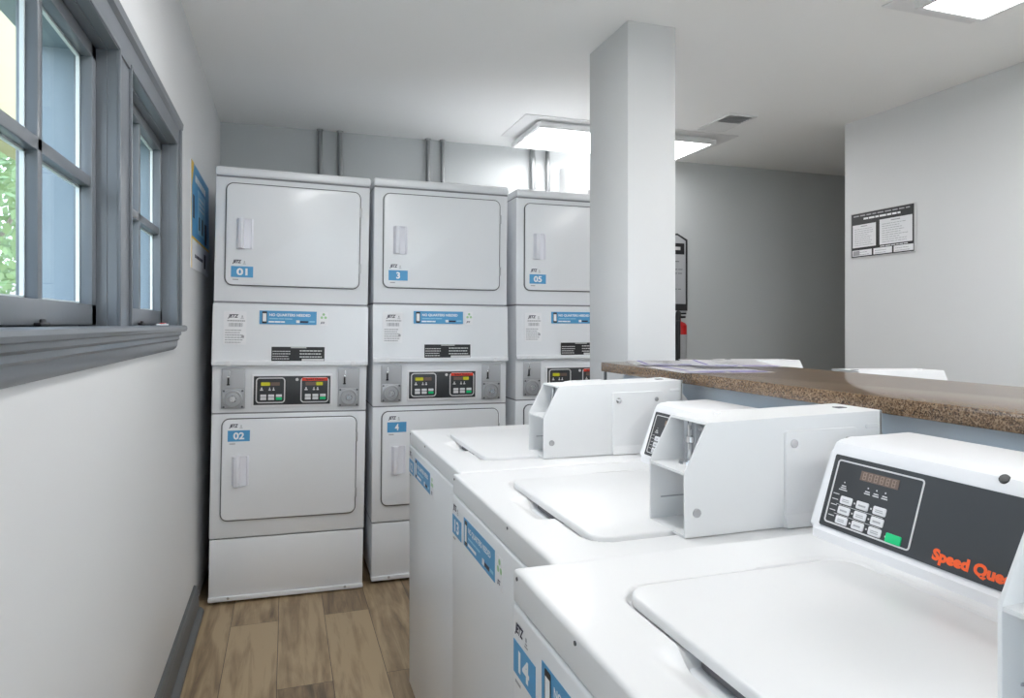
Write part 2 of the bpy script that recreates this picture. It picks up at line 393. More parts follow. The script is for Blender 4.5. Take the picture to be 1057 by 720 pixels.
def promo_sticker(P, x, y, w, h, d, parent, S=1.):
    st = MB(S).obox(P, x, y, w, h, d, d+.0006).build('promo_sticker', M['blue'], parent, smooth=False, label='blue sticker reading NO QUARTERS NEEDED')
    e = d+.0008
    MB(S).rrect(P, x+w*.045, y+h*.06, w*.085, h*.88, w*.012, e, e+.0003).build('phone_picture', M['black'], st, smooth=False)
    MB(S).obox(P, x+w*.056, y+h*.20, w*.063, h*.60, e+.0004, e+.0006).build('phone_screen', M['white'], st, smooth=False)
    add_text(MB(S), P, 'NO QUARTERS NEEDED', x+w*.17, y+h*.56, w*.72, h*.24, e, .03).build('lettering', M['white'], st, smooth=False)
    q = MB(S); dashes(q, P, x+w*.16, y+h*.08, w*.28, h*.18, 1, e, random.Random(5), .6, 0, (.2, .4))
    q.build('white_caption', M['white'], st, smooth=False)
    MB(S).obox(P, x+w*.64, y+h*.12, w*.06, h*.20, e, e+.0003).build('app_icon', M['white'], st, smooth=False)
    q = MB(S); q.obox(P, x+w*.71, y+h*.14, w*.14, h*.13, e, e+.0003); q.build('navy_caption', M['navy'], st, smooth=False)
    q = MB(S); dashes(q, P, x+w*.17, y+h*.34, w*.4, h*.14, 1, e, random.Random(8), .5, 0, (.2, .4)); q.build('pale_caption', M['bluel'], st, smooth=False)
    q = MB(S); q.obox(P, x+w*.87, y+h*.18, w*.10, h*.10, e, e+.0003)
    q.build('caption_tail', M['bluel'], st, smooth=False)
    lf = MB(S).rrect(P, x+w*1.05, y-h*.05, w*.155, h*1.02, .003, d, d+.0003).build('eco_sticker', M['paper'], parent, smooth=False)
    q = MB(S)
    for k in range(3):
        a = R(90+120*k); cx = x+w*1.127+math.cos(a)*h*.16; cy = y+h*.64+math.sin(a)*h*.16
        q.cyl(P[0]+P[1]*cx+P[2]*cy+P[3]*(d+.0003), P[0]+P[1]*cx+P[2]*cy+P[3]*(d+.0006), h*.10, 10)
    q.build('leaf_logo', M['greenl'], lf, smooth=False)
    add_text(MB(S), P, 'JETZ', x+w*1.07, y+h*.06, w*.08, h*.18, d+.0005, .045, .28).build('operator_logo', M['navy'], lf, smooth=False)

# ------------------------------------------------------------------ stacked dryers
DW, DH, DD = .686, 1.985, .93
def dryer(loc, lean, top_no, low_no, label):
    g = thing('stacked_dryer', label, 'dryer', loc, (0, R(lean), 0), 'stacked tumble dryers along the back wall')
    F = plane((0, 0, 0), (1, 0, 0), (0, 0, 1), (0, -1, 0))
    z = lambda d: DH - d              # distance below the top
    c = MB()
    c.box((0, .006, z(.612)), (DW, DD, z(.042)), .006)          # upper drum cabinet
    c.box((.004, .012, z(.615)), (DW-.004, DD-.01, z(.61)))
    c.box((0, .006, z(1.119)), (DW, DD, z(.618)), .006)
    c.box((0, .006, z(1.688)), (DW, DD, z(1.123)), .006)
    c.box((.004, .012, z(1.70)), (DW-.004, DD-.01, z(.05)))
    c.build('cabinet', M['enam'], g)
    MB().box((-.002, -.004, z(.040)), (DW+.002, DD, z(0)), .010, 3).build('top_panel', M['enam'], g)
    for (sy, sa, sb) in ((.004, .047, .036), (.009, .620, .610), (.009, 1.126, 1.116), (.012, 1.694, 1.682)):
        MB().box((.003, sy, z(sa)), (DW-.003, DD-.01, z(sb))).build('panel_seam', M['seam'], g)
    # lower kick panel with a ledge and screws
    MB().box((.002, .004, .020), (DW-.002, DD, z(1.692)), .006).box((0, -.006, .014), (DW, .06, .036), .006).build('kick_panel', M['enam'], g)
    for sx in (.085, DW-.085):
        MB().cyl((sx, -.005, .029), (sx, -.0085, .029), .006, 12).build('screw', M['steel'], g)
    for sx in (.05, DW-.05):
        for sy in (.07, DD-.07): MB().cyl((sx, sy, 0), (sx, sy, .03), .022, 16).build('foot', M['black'], g)
    # doors
    for (d0, hh, hd, no, ld) in ((.071, .468, .303, top_no, .476), (1.143, .466, 1.382, low_no, 1.222)):
        dx, dw = .043, .601
        do = MB().rrect(F, dx+.004, z(d0+hh)+.004, dw-.008, hh-.008, .030, -.004, .008, .005).build('door', M['enam'], g)
        MB().rrect(F, dx, z(d0+hh), dw, hh, .034, -.006, .0025, .001).build('gasket', M['gask'], do)
        hx, hz = .127-.035, z(hd)-.068
        pr = [(0, .006), (.003, .024), (.010, .038), (.022, .042), (.030, .038), (.033, .011), (.060, .009), (.064, .015), (.070, .014), (.072, .006)]
        MB().prism([(hx+a, -b, hz) for a, b in pr], (0, 0, .136), rcaps=.004).build('handle', M['hand'], do)
        for zz in (z(d0+.10), z(d0+hh-.10)):
            MB().box((dx+dw-.004, -.010, zz-.022), (dx+dw+.004, .002, zz+.022), .002).build('hinge', M['steel'], do)
        number_label(F, no, .118-.047, z(ld)-.025, .094, .050, .0082, do)
    # sloped access panel with the stickers
    MB().prism([(-.002, .008, z(.619)), (-.002, -.004, z(.624)), (-.002, -.010, z(.878)), (-.002, -.020, z(.886)), (-.002, -.020, z(.900)), (-.002, .008, z(.905))], (DW+.004, 0, 0), rcaps=.003).build('access_panel', M['enam'], g)
    for sx in (.068, DW-.068):
        MB().lathe((sx, -.019, z(.893)), (0, -1, 0), [(0, .012), (.003, .011), (.0045, .004)], 14).build('screw', M['plast'], g)
    A = plane((0, -.006, z(.62)), (1, 0, 0), (0, .0063/.254, 1), (0, -1, .0236))
    st = MB().rrect(A, .045, -.188, .096, .152, .004, .0004, .0022).build('info_sticker', M['paper'], g)
    logo_jetz(A, .062, -.070, .070, .020, .0026, st)
    q = MB(); rn = random.Random(11)
    dashes(q, A, .06, -.084, .075, .008, 1, .0026, rn, .7, 0); q.build('caption', M['greyp'], st, smooth=False)
    q = MB(); dashes(q, A, .052, -.182, .08, .066, 6, .0026, rn, .38, .2)
    q.build('fine_print', M['greyp'], st, smooth=False)
    q = MB()
    for k in range(11): q.obox(A, .066+.0055*k, -.106, .0022+.002*((k*7) % 3)/2, .017, .0026, .0029)
    q.build('barcode', M['greyp'], st, smooth=False)
    MB().obox(A, .121, -.157, .011, .011, .0026, .0029).build('seal_print', M['greyp'], st, smooth=False)
    promo_sticker(A, .196, -.092, .252, .062, .0012, g)
    wsk = MB().obox(A, .251, -.262, .236, .066, .0004, .0018).build('warning_sticker', M['black'], g, smooth=False)
    q = MB(); rn = random.Random(4); q.obox(A, .335, -.2015, .07, .004, .0019, .0021)
    dashes(q, A, .256, -.256, .08, .046, 4, .0019, rn, .34, .15); dashes(q, A, .375, -.248, .105, .042, 3, .0019, rn, .34, .1)
    q.obox(A, .385, -.261, .100, .010, .0019, .0021); q.build('fine_print', M['silver'], wsk, smooth=False)
    # control fascia
    cp = MB().rrect(F, .168, z(1.094), .358, .150, .006, -.004, .0025, .002).build('control_bezel', M['plast'], g)
    cf = MB().obox(F, .177, z(1.084), .340, .132, .0022, .0042, .0008).build('control_panel', M['panel'], g)
    for (mx, red) in ((.186, False), (.382, True)):
        MB().rrect(F, mx, z(1.076), .128, .118, .016, .004, .0062, 0, 5, hole=.005).build('module_frame', M['silver'], cf, smooth=False)
        MB().obox(F, mx+.022, z(.996), .040 if not red else .046, .016, .0042, .0050).build('display', M['brownlcd'] if red else M['yelled'], cf, smooth=False)
        MB().obox(F, mx+(.07 if red else .064), z(.996), .030 if red else .040, .016, .0042, .0050).build('display', M['yelled'] if red else M['brownlcd'], cf, smooth=False)
        if red:
            rs = MB().obox(F, mx+.006, z(.974), .116, .014, .0060, .0070).build('brand_strip', M['redled'], cf, smooth=False)
            add_text(MB(), F, 'Speed Queen', mx+.022, z(.9725), .084, .010, .0075, .03).build('brand_lettering', M['black'], cf, smooth=False)
        for (ix, iw) in ((.018, .014), (.055, .010), (.072, .010)):
            MB().prism([(mx+ix+a*iw, -.0042, z(1.018)+b) for a, b in ((0, 0), (1, 0), (1, .005), (.7, .005), (.7, .014), (.3, .014), (.3, .005), (0, .005))], (0, -.0004, 0)).build('indicator_print', M['silver'], cf, smooth=False)
        for k in range(3):
            for r_ in range(2):
                MB().obox(F, mx+.020+.034*k, z(1.062-.014*r_), .026, .012, .0042, .0066, .0012).build('button', M['green'] if (k == 2 and r_ == 0) else M['button'], cf)
    MB().cyl((.366, -.004, z(.968)), (.366, -.0075, z(.968)), .007, 14).build('key_plug', M['silver'], cf)
    # two coin mechanisms
    for mx in (.040, .552):
        rec = MB().obox(F, mx, z(1.098), .100, .180, .0, .0025, .001).build('coin_plate', M['alu'], g)
        MB().obox(F, mx+.003, z(1.004), .094, .082, .002, .005, .002).build('coin_cover', M['label'], rec)
        MB().obox(F, mx+.026, z(.990), .007, .032, .005, .016, .002).obox(F, mx+.023, z(.992), .013, .006, .005, .012, .001).build('coin_slot', M['black'], rec)
        MB().obox(F, mx+.024, z(.956), .011, .008, .005, .022, .002).obox(F, mx+.032, z(.953), .004, .026, .005, .008, .001).build('coin_lever', M['chrome'], rec)
        fr = MB(); cx, cz = mx+.05, z(1.054)
        fr.rrect(F, mx+.003, z(1.097), .094, .086, .006, .002, .0075, .002)
        fr.lathe((cx, -.007, cz), (0, -1, 0), [(0, .041), (.008, .039), (.009, .034), (.003, .031), (.003, .012)], 30)
        fr.build('lock_housing', M['alu'], rec)
        MB().lathe((cx, -.008, cz), (0, -1, 0), [(0, .017), (.012, .016), (.018, .011), (.018, .006), (.012, .005)], 24).build('lock_cylinder', M['chrome'], rec)
        for ex in (-.039, .039):
            for ez in (-.036, .036): MB().lathe((cx+ex, -.006, cz+ez), (0, -1, 0), [(0, .005), (.003, .0045), (.0035, .002)], 12).build('screw', M['gask'], rec)
    return g
dryer((-.336, 3.325, 0), 1.05, '01', '02', 'leftmost white stacked dryer, labelled 01 above 02, beside the wall with the windows')
dryer((.392, 3.352, 0), .50, '3', '4', 'middle white stacked dryer, labelled 3 above 4, between two other dryers')
dryer((1.150, 3.400, 0), .25, '05', '06', 'white stacked dryer labelled 05, partly behind the square white pillar')

# ------------------------------------------------------------------ top-loading washers
WW, WD, ZT = .655, .71, .858
SW = 1.06
LX0, LX1, LY0, LY1 = .098, .432, .115, .540
def rr_sdf(x, y, x0, x1, y0, y1, r):
    cx, cy = (x0+x1)/2, (y0+y1)/2
    qx, qy = abs(x-cx)-(x1-x0)/2+r, abs(y-cy)-(y1-y0)/2+r
    return math.hypot(max(qx, 0), max(qy, 0)) + min(max(qx, qy), 0) - r
def smooth(a, b, t):
    t = min(max((t-a)/(b-a), 0), 1); return t*t*(3-2*t)
def deck_mesh(S, step):
    mb = MB(S); bm = mb.bm; ed = [(0, -.042), (0, -.006), (.0006, -.0034), (.002, -.0015), (.0045, -.0003), (.008, 0)]
    def axis(L):
        n = int((L-.016)/step); mid = [(.008+(L-.016)*k/n, 0) for k in range(1, n)]
        return ed + mid + [(L-a, b) for a, b in reversed(ed)]
    ax, ay = axis(WD), axis(WW); yc = (LY0+LY1)/2
    V = []
    for x, ex in ax:
        row = []
        for y, ey in ay:
            e = min(ex, ey); zz = e
            if e == 0:
                d = rr_sdf(x, y, LX0, LX1, LY0, LY1, .036)
                zz -= .011*(1-smooth(.003, .0115, d))
                zz += .0022*math.exp(-((d-.015)/.006)**2)*(1 if x > .3 else .0)
                sx = smooth(LX0-.052, LX0-.012, x)*(1-smooth(LX0+.03, LX0+.06, x)); sy = 1-smooth(.048, .078, abs(y-yc))
                zz -= .017*sx*sy
            row.append(bm.verts.new((x, y, ZT+zz)))
        V.append(row)
    for i in range(len(ax)-1):
        for j in range(len(ay)-1): bm.faces.new((V[i][j], V[i+1][j], V[i+1][j+1], V[i][j+1]))
    return mb
def washer(loc, rotz, num, label, step=.008, lift=0., mid=.25, group='top loading washers in the front row'):
    S = SW
    g = thing('washing_machine', label, 'washer', loc, (0, 0, rotz), group)
    F = plane((0, WW, ZT), (0, -1, 0), (0, 0, 1), (-1, 0, 0))      # the front seen from outside: x runs from its left end
    deck_mesh(S, step).build('top_deck', M['porc'], g)
    c = MB(S); c.box((-.003, .003, .053), (WD-.004, WW-.003, ZT-.0435), .006, 3)
    c.box((.02, .02, .03), (WD-.02, WW-.02, ZT-.020)); c.build('cabinet', M['enam'], g)
    MB(S).box((.006, .004, ZT-.044), (WD-.006, WW-.004, ZT-.040)).build('deck_seam', M['seam'], g)
    MB(S).box((.05, .04, .012), (WD-.05, WW-.04, .05)).build('base_frame', M['black'], g)
    for x in (.07, WD-.07):
        for y in (.06, WW-.06): MB(S).cyl((x, y, -lift/S), (x, y, .05), .02, 14).build('foot', M['black'], g)
    for x in (.014, mid):
        MB(S).cyl(F[0]+F[1]*x+F[2]*-.010+F[3]*-.002, F[0]+F[1]*x+F[2]*-.010+F[3]*.0012, .0026, 10).build('screw', M['gask'], g)
    T = plane((0, 0, ZT), (1, 0, 0), (0, 1, 0), (0, 0, 1))
    lid = MB(S).rrect(T, LX0, LY0, LX1-LX0, LY1-LY0, .034, -.0070, .0045, .0038, 8).build('lid', M['porc'], g)
    yc = (LY0+LY1)/2
    MB(S).box((LX0+.004, yc-.056, ZT-.0185), (LX0+.03, yc+.056, ZT-.0050), .003).build('lid_grip', M['gask'], lid)
    number_label(F, num, .010, -.129, .080, .042, .0031, g, S)
    promo_sticker(F, .112, -.126, .224, .058, .0031, g, S)
    # console
    y0, y1 = .186, .645
    prof = [(.473, 0), (.4735, .0125), (.4775, .0165), (.513, .125), (.5145, .132), (.519, .139), (.528, .143), (.55, .145), (.66, .147), (.69, .142), (.70, .13), (.70, 0)]
    con = MB(S).prism([(x, y0, ZT+z) for x, z in prof], (0, y1-y0, 0), rcaps=.006, seg=3).build('console', M['plast'], g)
    sl = Vector((.0355, 0, .1085)); U = sl.normalized(); Nn = Vector((-U.z, 0, U.x))
    P = plane((.4775, y1-.010, ZT+.0165), (0, -1, 0), U, Nn)
    LH = sl.length
    cp = MB(S).rrect(P, .002, .003, y1-y0-.014, LH-.006, .003, -.001, .0016).build('control_panel', M['panel'], g)
    fx, fy, fw, fh = .010, .0095, .146, LH-.019
    MB(S).rrect(P, fx, fy, fw, fh, .005, .0012, .0024, 0, 4, hole=.0022).build('panel_outline', M['silver'], cp, smooth=False)
    def at(a, cc): return fx+a*fw, fy+(1-cc)*fh
    x, y = at(.31, .235); MB(S).obox(P, x, y, .064, .0135, .0014, .0022).build('display', M['brownlcd'], cp, smooth=False)
    dg = MB(S)
    for k in range(6):
        X0 = x+.004+.0098*k
        for (a, b, ww, hh) in ((0, .0015, .0055, .0011), (0, .0062, .0055, .0011), (0, .0109, .0055, .0011), (0, .002, .0011, .0095), (.0046, .002, .0011, .0095)):
            dg.obox(P, X0+a+b*.12, y+b, ww, hh, .0022, .0024)
    dg.build('display_digits', M['digit'], cp, smooth=False)
    for ci, a in enumerate((.215, .415, .615)):
        for ri, cc in enumerate((.60, .755, .905)):
            x, y = at(a, cc); o = MB(S).rrect(P, x-.0105, y-.0057, .021, .0114, .0022, .0014, .0032, .0008, 4).build('button', M['button'], cp)
            q = MB(S); dashes(q, P, x-.006, y-.003, .013, .005, 1 if (ci+ri) % 2 else 2, .0033, random.Random(ci*3+ri), .5, .1, (.25, .5)); q.build('button_print', M['greyp'], cp, smooth=False)
    x, y = at(.82, .915); MB(S).rrect(P, x-.0115, y-.0062, .024, .0125, .002, .0014, .0034, .0008, 4).build('start_button', M['green'], cp)
    q = MB(S); rn = random.Random(2)
    for (a, cc) in ((.14, .44), (.43, .43), (.53, .43), (.63, .43)):
        x, y = at(a, cc); q.obox(P, x-.001, y+.009, .002, .002, .0014, .0018)
        q.obox(P, x-.004, y+.004, .008, .0016, .0014, .0018).obox(P, x-.005, y+.001, .010, .0016, .0014, .0018)
        if a < .2: q.obox(P, x-.0075, y-.002, .015, .0016, .0014, .0018)
    for k in range(5):
        x, y = at(.035, .54+.085*k); q.obox(P, x, y, .011, .0013, .0014, .0018)
    for a in (.315, .515): 
        for cc in (.60, .755, .905):
            x, y = at(a, cc); q.obox(P, x-.0012, y-.0012, .0024, .0024, .0014, .0018)
    x, y = at(.735, .915); q.obox(P, x-.0012, y-.0012, .0024, .0024, .0014, .0018)
    for cc in (.685, .835): x, y = at(.10, cc); q.obox(P, x, y, .082, .0007, .0014, .0018)
    q.build('panel_print', M['silver'], cp, smooth=False)
    add_text(MB(S), P, 'Speed Queen', .188, .0065, .108, .0190, .0021, .055).build('brand_lettering', M['orange'], cp, smooth=False)
    MB(S).lathe((.5185, .384, ZT+.1375), (-.75, 0, .66), [(-.002, .0066), (.0018, .006), (.0024, .003)], 16).build('screw', M['black'], con)
    # coin box: sheet steel case, open stepped front
    by0, by1 = .078, .188; X0 = .236; th = .004; Z = ZT
    def side(y): return [(X0, y, Z+.002), (X0, y, Z+.105), (X0+.042, y, Z+.182), (X0+.40, y, Z+.188), (X0+.40, y, Z+.002)]
    b = MB(S)
    b.prism(side(by0), (0, th, 0), rcaps=.001).prism(side(by1-th), (0, th, 0), rcaps=.001)
    b.prism([(X0+.040, by0+th/2, Z+.178), (X0+.042, by0+th/2, Z+.182), (X0+.40, by0+th/2, Z+.188), (X0+.40, by0+th/2, Z+.184)], (0, by1-by0-th, 0))
    b.box((X0+.396, by0, Z+.002), (X0+.40, by1, Z+.187))
    b.box((X0+.001, by0+.002, Z+.001), (X0+.396, by1-.002, Z+.005))
    b.box((X0+.001, by0+.002, Z+.100), (X0+.09, by1-.002, Z+.104))
    cb = b.build('coin_box', M['boxw'], g)
    MB(S).box((X0+.072, by0+.003, Z+.104), (X0+.076, by1-.003, Z+.180)).box((X0+.110, by0+.003, Z+.005), (X0+.114, by1-.003, Z+.100)).build('coin_box_back', M['boxw'], cb)
    ym = (by0+by1)/2
    MB(S).box((X0+.058, ym+.004, Z+.104), (X0+.073, ym+.040, Z+.176), .002).build('coin_slide_plate', M['label'], cb)
    MB(S).box((X0+.050, ym+.010, Z+.110), (X0+.060, ym+.016, Z+.178), .002).lathe((X0+.055, ym+.013, Z+.137), (0, 0, 1), [(0, .004), (.003, .008), (.012, .007), (.014, .003)], 14).lathe((X0+.048, ym+.014, Z+.104), (0, 0, 1), [(0, .014), (.004, .013), (.006, .006)], 16).build('coin_slide', M['chrome'], cb)
    MB(S).cyl((X0+.0585, ym-.008, Z+.166), (X0+.074, ym-.008, Z+.166), .005, 12).build('screw', M['steel'], cb)
    MB(S).lathe((X0+.111, ym, Z+.052), (-1, 0, 0), [(0, .030), (.005, .029), (.007, .018), (.022, .016), (.024, .010)], 24).build('coin_vault_lock', M['alu'], cb)
    MB(S).box((X0+.02, by1-.0055, Z+.040), (X0+.106, by1-.0035, Z+.042)).build('inner_seam', M['greyp'], cb)
    MB(S).lathe((X0+.022, by0, Z+.040), (0, -1, 0), [(-.001, .0075), (.002, .007), (.0028, .005)], 16).build('bolt', M['alu'], cb)
    N1 = plane((X0, by0, Z), (1, 0, 0), (0, 0, 1), (0, -1, 0))
    pl = MB(S); pl.rrect(N1, .190, .022, .150, .140, .006, 0, .0055, .0012, 4)
    pl.prism([(X0+.190, by0, Z+.026), (X0+.190, by0-.004, Z+.030), (X0+.190, by0-.010, Z+.002), (X0+.190, by0, Z+.002)], (.150, 0, 0))
    cv = pl.build('cover_plate', M['boxw'], cb)
    MB(S).lathe((X0+.206, by0-.0055, Z+.141), (0, -1, 0), [(-.001, .0075), (.002, .007), (.0025, .0035)], 14).build('lock', M['chrome'], cv)
    MB(S).lathe((X0+.318, by0-.0055, Z+.141), (0, -1, 0), [(-.001, .006), (.002, .0055), (.0025, .0035)], 14).build('lock', M['steel'], cv)
    MB(S).rrect(N1, .362, .158, .030, .008, .0035, -.001, .0018, .001, 4).build('embossed_slot', M['boxw'], cb)
    MB(S).box((X0+.352, ym-.006, Z+.186), (X0+.372, ym+.010, Z+.1887), .001).build('top_lock', M['gask'], cb)
    MB(S).lathe((X0+.12, ym+.03, Z+.183), (0, 0, 1), [(0, .007), (.003, .006), (.004, .003)], 14).build('top_rivet', M['boxw'], cb)
    MB(S).prism([(X0+.40, by0+.01, Z+.002), (X0+.46, by0+.01, Z+.002), (X0+.46, by0+.01, Z+.09), (X0+.40, by0+.01, Z+.16)], (0, by1-by0-.02, 0)).build('coin_box_support', M['boxw'], cb)
    return g
washer((.3986, 1.600, 0), 0, '12', 'farthest of the three white washers in the near row, standing closest to the dryers', .006)
washer((.3816, .901, 0), 0, '13', 'middle white top loading washer in the near row, labelled 13', .0045, mid=.40)
washer((.301, .2014, .021), 0, '14', 'nearest white top loading washer, labelled 14, with dark control panel in full view', .0034, .021, .20)
washer((2.473, 1.968, .005), math.pi, '10', 'white washer behind the granite counter, only its coin box top showing near the right wall', .02, .005, .25, 'washers behind the counter')
washer((2.473, 2.668, .005), math.pi, '9', 'white washer behind the granite counter, its coin box top showing beyond the papers', .02, .005, .25, 'washers behind the counter')

# ------------------------------------------------------------------ counter on a half wall
CT = 1.1284
MB().box((1.170, YREAR+.01, 0), (1.53, 2.225, CT-.0335)).build('wall_half', M['halfw'], smooth=False, kind='structure')
ct = thing('countertop', 'brown speckled granite countertop on the half wall behind the near row of washers', 'counter', (1.33, 1.0, CT-.033))
q = MB(); q.prism([(1.100-1.33, -2.4-1.0, 0), (1.570-1.33, -2.4-1.0, 0), (1.570-1.33, 1.266, 0), (1.100-1.33, 1.266, 0)], (0, 0, .033), r=.003, seg=2)
q.build('slab', M['gran'], ct)
MB().box((1.104, 2.240, CT-.24), (1.112, 2.252, CT-.0335), .002).box((1.104, 2.240, CT-.24), (1.172, 2.252, CT-.228), .002).build('trim_3', M['base'], kind='structure')

def sheet(x, y, rz, w, h, z, label, name='flyer', band='bottom', curl=.006):
    g = thing(name, label, 'flyer', (x, y, CT+z), (0, 0, R(rz)), 'flyers on the counter')
    mb = MB(); n = 10; bm = mb.bm
    zz = lambda t, s: .0006 + .5*curl*(abs(t-.5)*2)**3*(1 if s > .5 else .5)*abs(s-.5)
    V = [[bm.verts.new((-w/2+w*i/n, -h/2+h*j/n, zz(i/n, j/n))) for j in range(n+1)] for i in range(n+1)]
    for i in range(n):
        for j in range(n): bm.faces.new((V[i][j], V[i+1][j], V[i+1][j+1], V[i][j+1]))
    bmesh.ops.solidify(bm, geom=bm.faces[:], thickness=-.0006)
    mb.build('sheet', M['paper'], g)
    P = plane((-w/2, -h/2, 0), (1, 0, 0), (0, 1, 0), (0, 0, 1))
    q = MB()
    def strip(a0, a1, b0, b1):
        m = 6
        for i in range(m):
            for j in range(2):
                aa = [a0+(a1-a0)*(i+k)/m for k in (0, 1)]; bbv = [b0+(b1-b0)*(j+k)/2 for k in (0, 1)]
                vs = [bm2.verts.new((-w/2+w*a, -h/2+h*b, zz(a, b)+.0013)) for a, b in ((aa[0], bbv[0]), (aa[1], bbv[0]), (aa[1], bbv[1]), (aa[0], bbv[1]))]
                bm2.faces.new(vs)
    bm2 = q.bm
    strip(.02, .98, .02, .17) if band == 'bottom' else (strip(.03, .10, .05, .46), strip(.03, .10, .52, .93), strip(.13, .17, .1, .75))
    strip(.22, .9, .80, .84)
    q.build('purple_print', M['purple'], g, smooth=False)
    q = MB(); bm2 = q.bm
    for k in range(5): strip(.3, .5+.06*((k*5) % 7), .35+.06*k, .358+.06*k)
    q.build('text_lines', M['greyp'], g, smooth=False)
    return g
sheet(1.245, 1.855, 80, .43, .28, 0, 'white flyer with purple band nearest the front edge of the counter', band='side')
sheet(1.27, 2.09, 70, .30, .26, .0035, 'white flyer lying flat nearest the pillar end of the counter', band='side')
sheet(1.425, 1.960, 66, .40, .27, .007, 'white purple edged flyer at the back edge of the counter', band='side', curl=.008)

# ------------------------------------------------------------------ ceiling things
def ceiling_light(x0, y0, x1, y1, label, plate, lit='led'):
    g = thing('ceiling_light', label, 'light', ((x0+x1)/2, (y0+y1)/2, H), (0, 0, 0), 'flat ceiling light panels')
    cx, cy = (x0+x1)/2, (y0+y1)/2; a, b = (x1-x0)/2, (y1-y0)/2
    px0, py0, px1, py1 = plate
    P = plane((0, 0, 0), (1, 0, 0), (0, 1, 0), (0, 0, -1))
    pt = MB(); pt.box((px0-cx, py0-cy, -.006), (px1-cx, py1-cy, 0), .002); pt.build('mounting_plate', M['lfix'], g)
    MB().box((-a+.03, -b+.03, -.030), (a-.03, b-.03, -.004)).build('driver_box', M['lfix'], g)
    f = MB(); z0, z1 = -.055, -.024; t = .022
    f.box((-a, -b, z0), (a, -b+t, z1), .002).box((-a, b-t, z0), (a, b, z1), .002).box((-a, -b+t, z0), (-a+t, b-t, z1), .002).box((a-t, -b+t, z0), (a, b-t, z1), .002)
    f.box((-a+.002, -b+.002, z1-.004), (a-.002, b-.002, z1-.001)); f.build('frame', M['lfix'], g)
    MB().box((-a+t, -b+t, z0+.004), (a-t, b-t, z0+.010)).build('diffuser', M[lit], g, smooth=False)
    return g
ceiling_light(1.44, 3.83, 2.70, 4.35, 'lit flat ceiling light panel partly hidden by the pillar', (1.345, 3.78, 2.84, 4.27), 'led_dim')
ceiling_light(2.255, .74, 2.60, 1.955, 'lit ceiling light panel at the top right above the wall sign', (2.21, .62, 2.68, 2.06))
ceiling_light(.22, .95, .53, 2.16, 'added light panel over the aisle, out of view above the frame', (.15, .85, .60, 2.27))  # added lamp, unseen, to brighten the left wall, washers and floor
ceiling_light(.35, -1.75, 1.57, -1.14, 'added light panel out of view behind the viewpoint over the washer aisle', (.28, -1.82, 1.64, -1.07))  # added lamp behind the camera, lifts the overall brightness
v = thing('ceiling_vent', 'small square white ceiling vent beyond the pillar with half its louvres dark', 'vent', (2.58, 3.555, H))
f = MB(); f.box((-.098, -.165, -.008), (.098, -.148, 0), .002).box((-.098, .148, -.008), (.098, .165, 0), .002).box((-.098, -.15, -.008), (-.082, .15, 0), .002).box((.082, -.15, -.008), (.098, .15, 0), .002).box((-.09, -.006, -.008), (.09, .006, 0), .002)
f.build('vent_frame', M['lfix'], v)
MB().box((-.083, -.149, -.003), (.083, -.005, -.0005)).build('vent_throat', M['label'], v)
for k in range(5):
    y = -.135+.026*k; MB().prism([(-.082, y, -.008), (-.082, y+.003, -.008), (-.082, y+.011, -.003), (-.082, y+.008, -.003)], (.164, 0, 0)).build('louvre', M['greyp'], v)
for k in range(6):
    y = .010+.023*k; MB().prism([(-.082, y, -.002), (-.082, y+.020, -.009), (-.082, y+.022, -.007), (-.082, y+.002, -.001)], (.164, 0, 0)).build('louvre', M['lfix'], v)

# conduits above the dryers
for k, (px, r_, lb) in enumerate(((.205, .015, 'grey conduit pipe above the left dryer, left of its pair'), (.330, .016, 'grey conduit pipe above the left dryer, right of its pair'),
                              (.905, .014, 'grey conduit pipe above the middle dryer, left of its pair'), (1.005, .014, 'grey conduit pipe above the middle dryer, right of its pair'),
                              (1.655, .019, 'pale grey conduit pipe above the dryer labelled 05, left of its pair'), (1.770, .015, 'grey conduit pipe beside the white box above the dryer labelled 05'))):
    g = thing('conduit_pipe', lb, 'pipe', (px, YB-.022, .9), (0, 0, 0), 'conduit pipes on the back wall')
    MB().cyl((0, 0, 0), (0, 0, H-.9), r_, 18).build('pipe', M['galv'], g)
    MB().lathe((0, 0, H-.9), (0, 0, -1), [(0, r_+.006), (.006, r_+.006), (.012, r_+.001)], 18).build('pipe_collar', M['steel'], g)
    MB().box((-.035, .006, 1.28), (.035, .022, 1.30), .002).box((-r_-.004, -r_-.003, 1.28), (r_+.004, .018, 1.30), .002).build('strap', M['galv'], g)
wb = thing('wall_cabinet', 'white metal box mounted high on the back wall left of the pillar', 'box', (1.87, YB, 1.85))
q = MB(); q.box((0, -.43, 0), (.5, 0, .535), .004); q.build('case', M['boxw'], wb)
MB().box((.006, -.446, .006), (.494, -.431, .529), .004).build('door', M['boxw'], wb)
MB().box((.015, -.456, .2), (.03, -.445, .3), .002).build('handle', M['steel'], wb)

# ------------------------------------------------------------------ signs
def on_plane(g, P, items):
    for (name, mt, x, y, w_, h_, d0, d1) in items: MB().obox(P, x, y, w_, h_, d0, d1).build(name, M[mt], g, smooth=False)
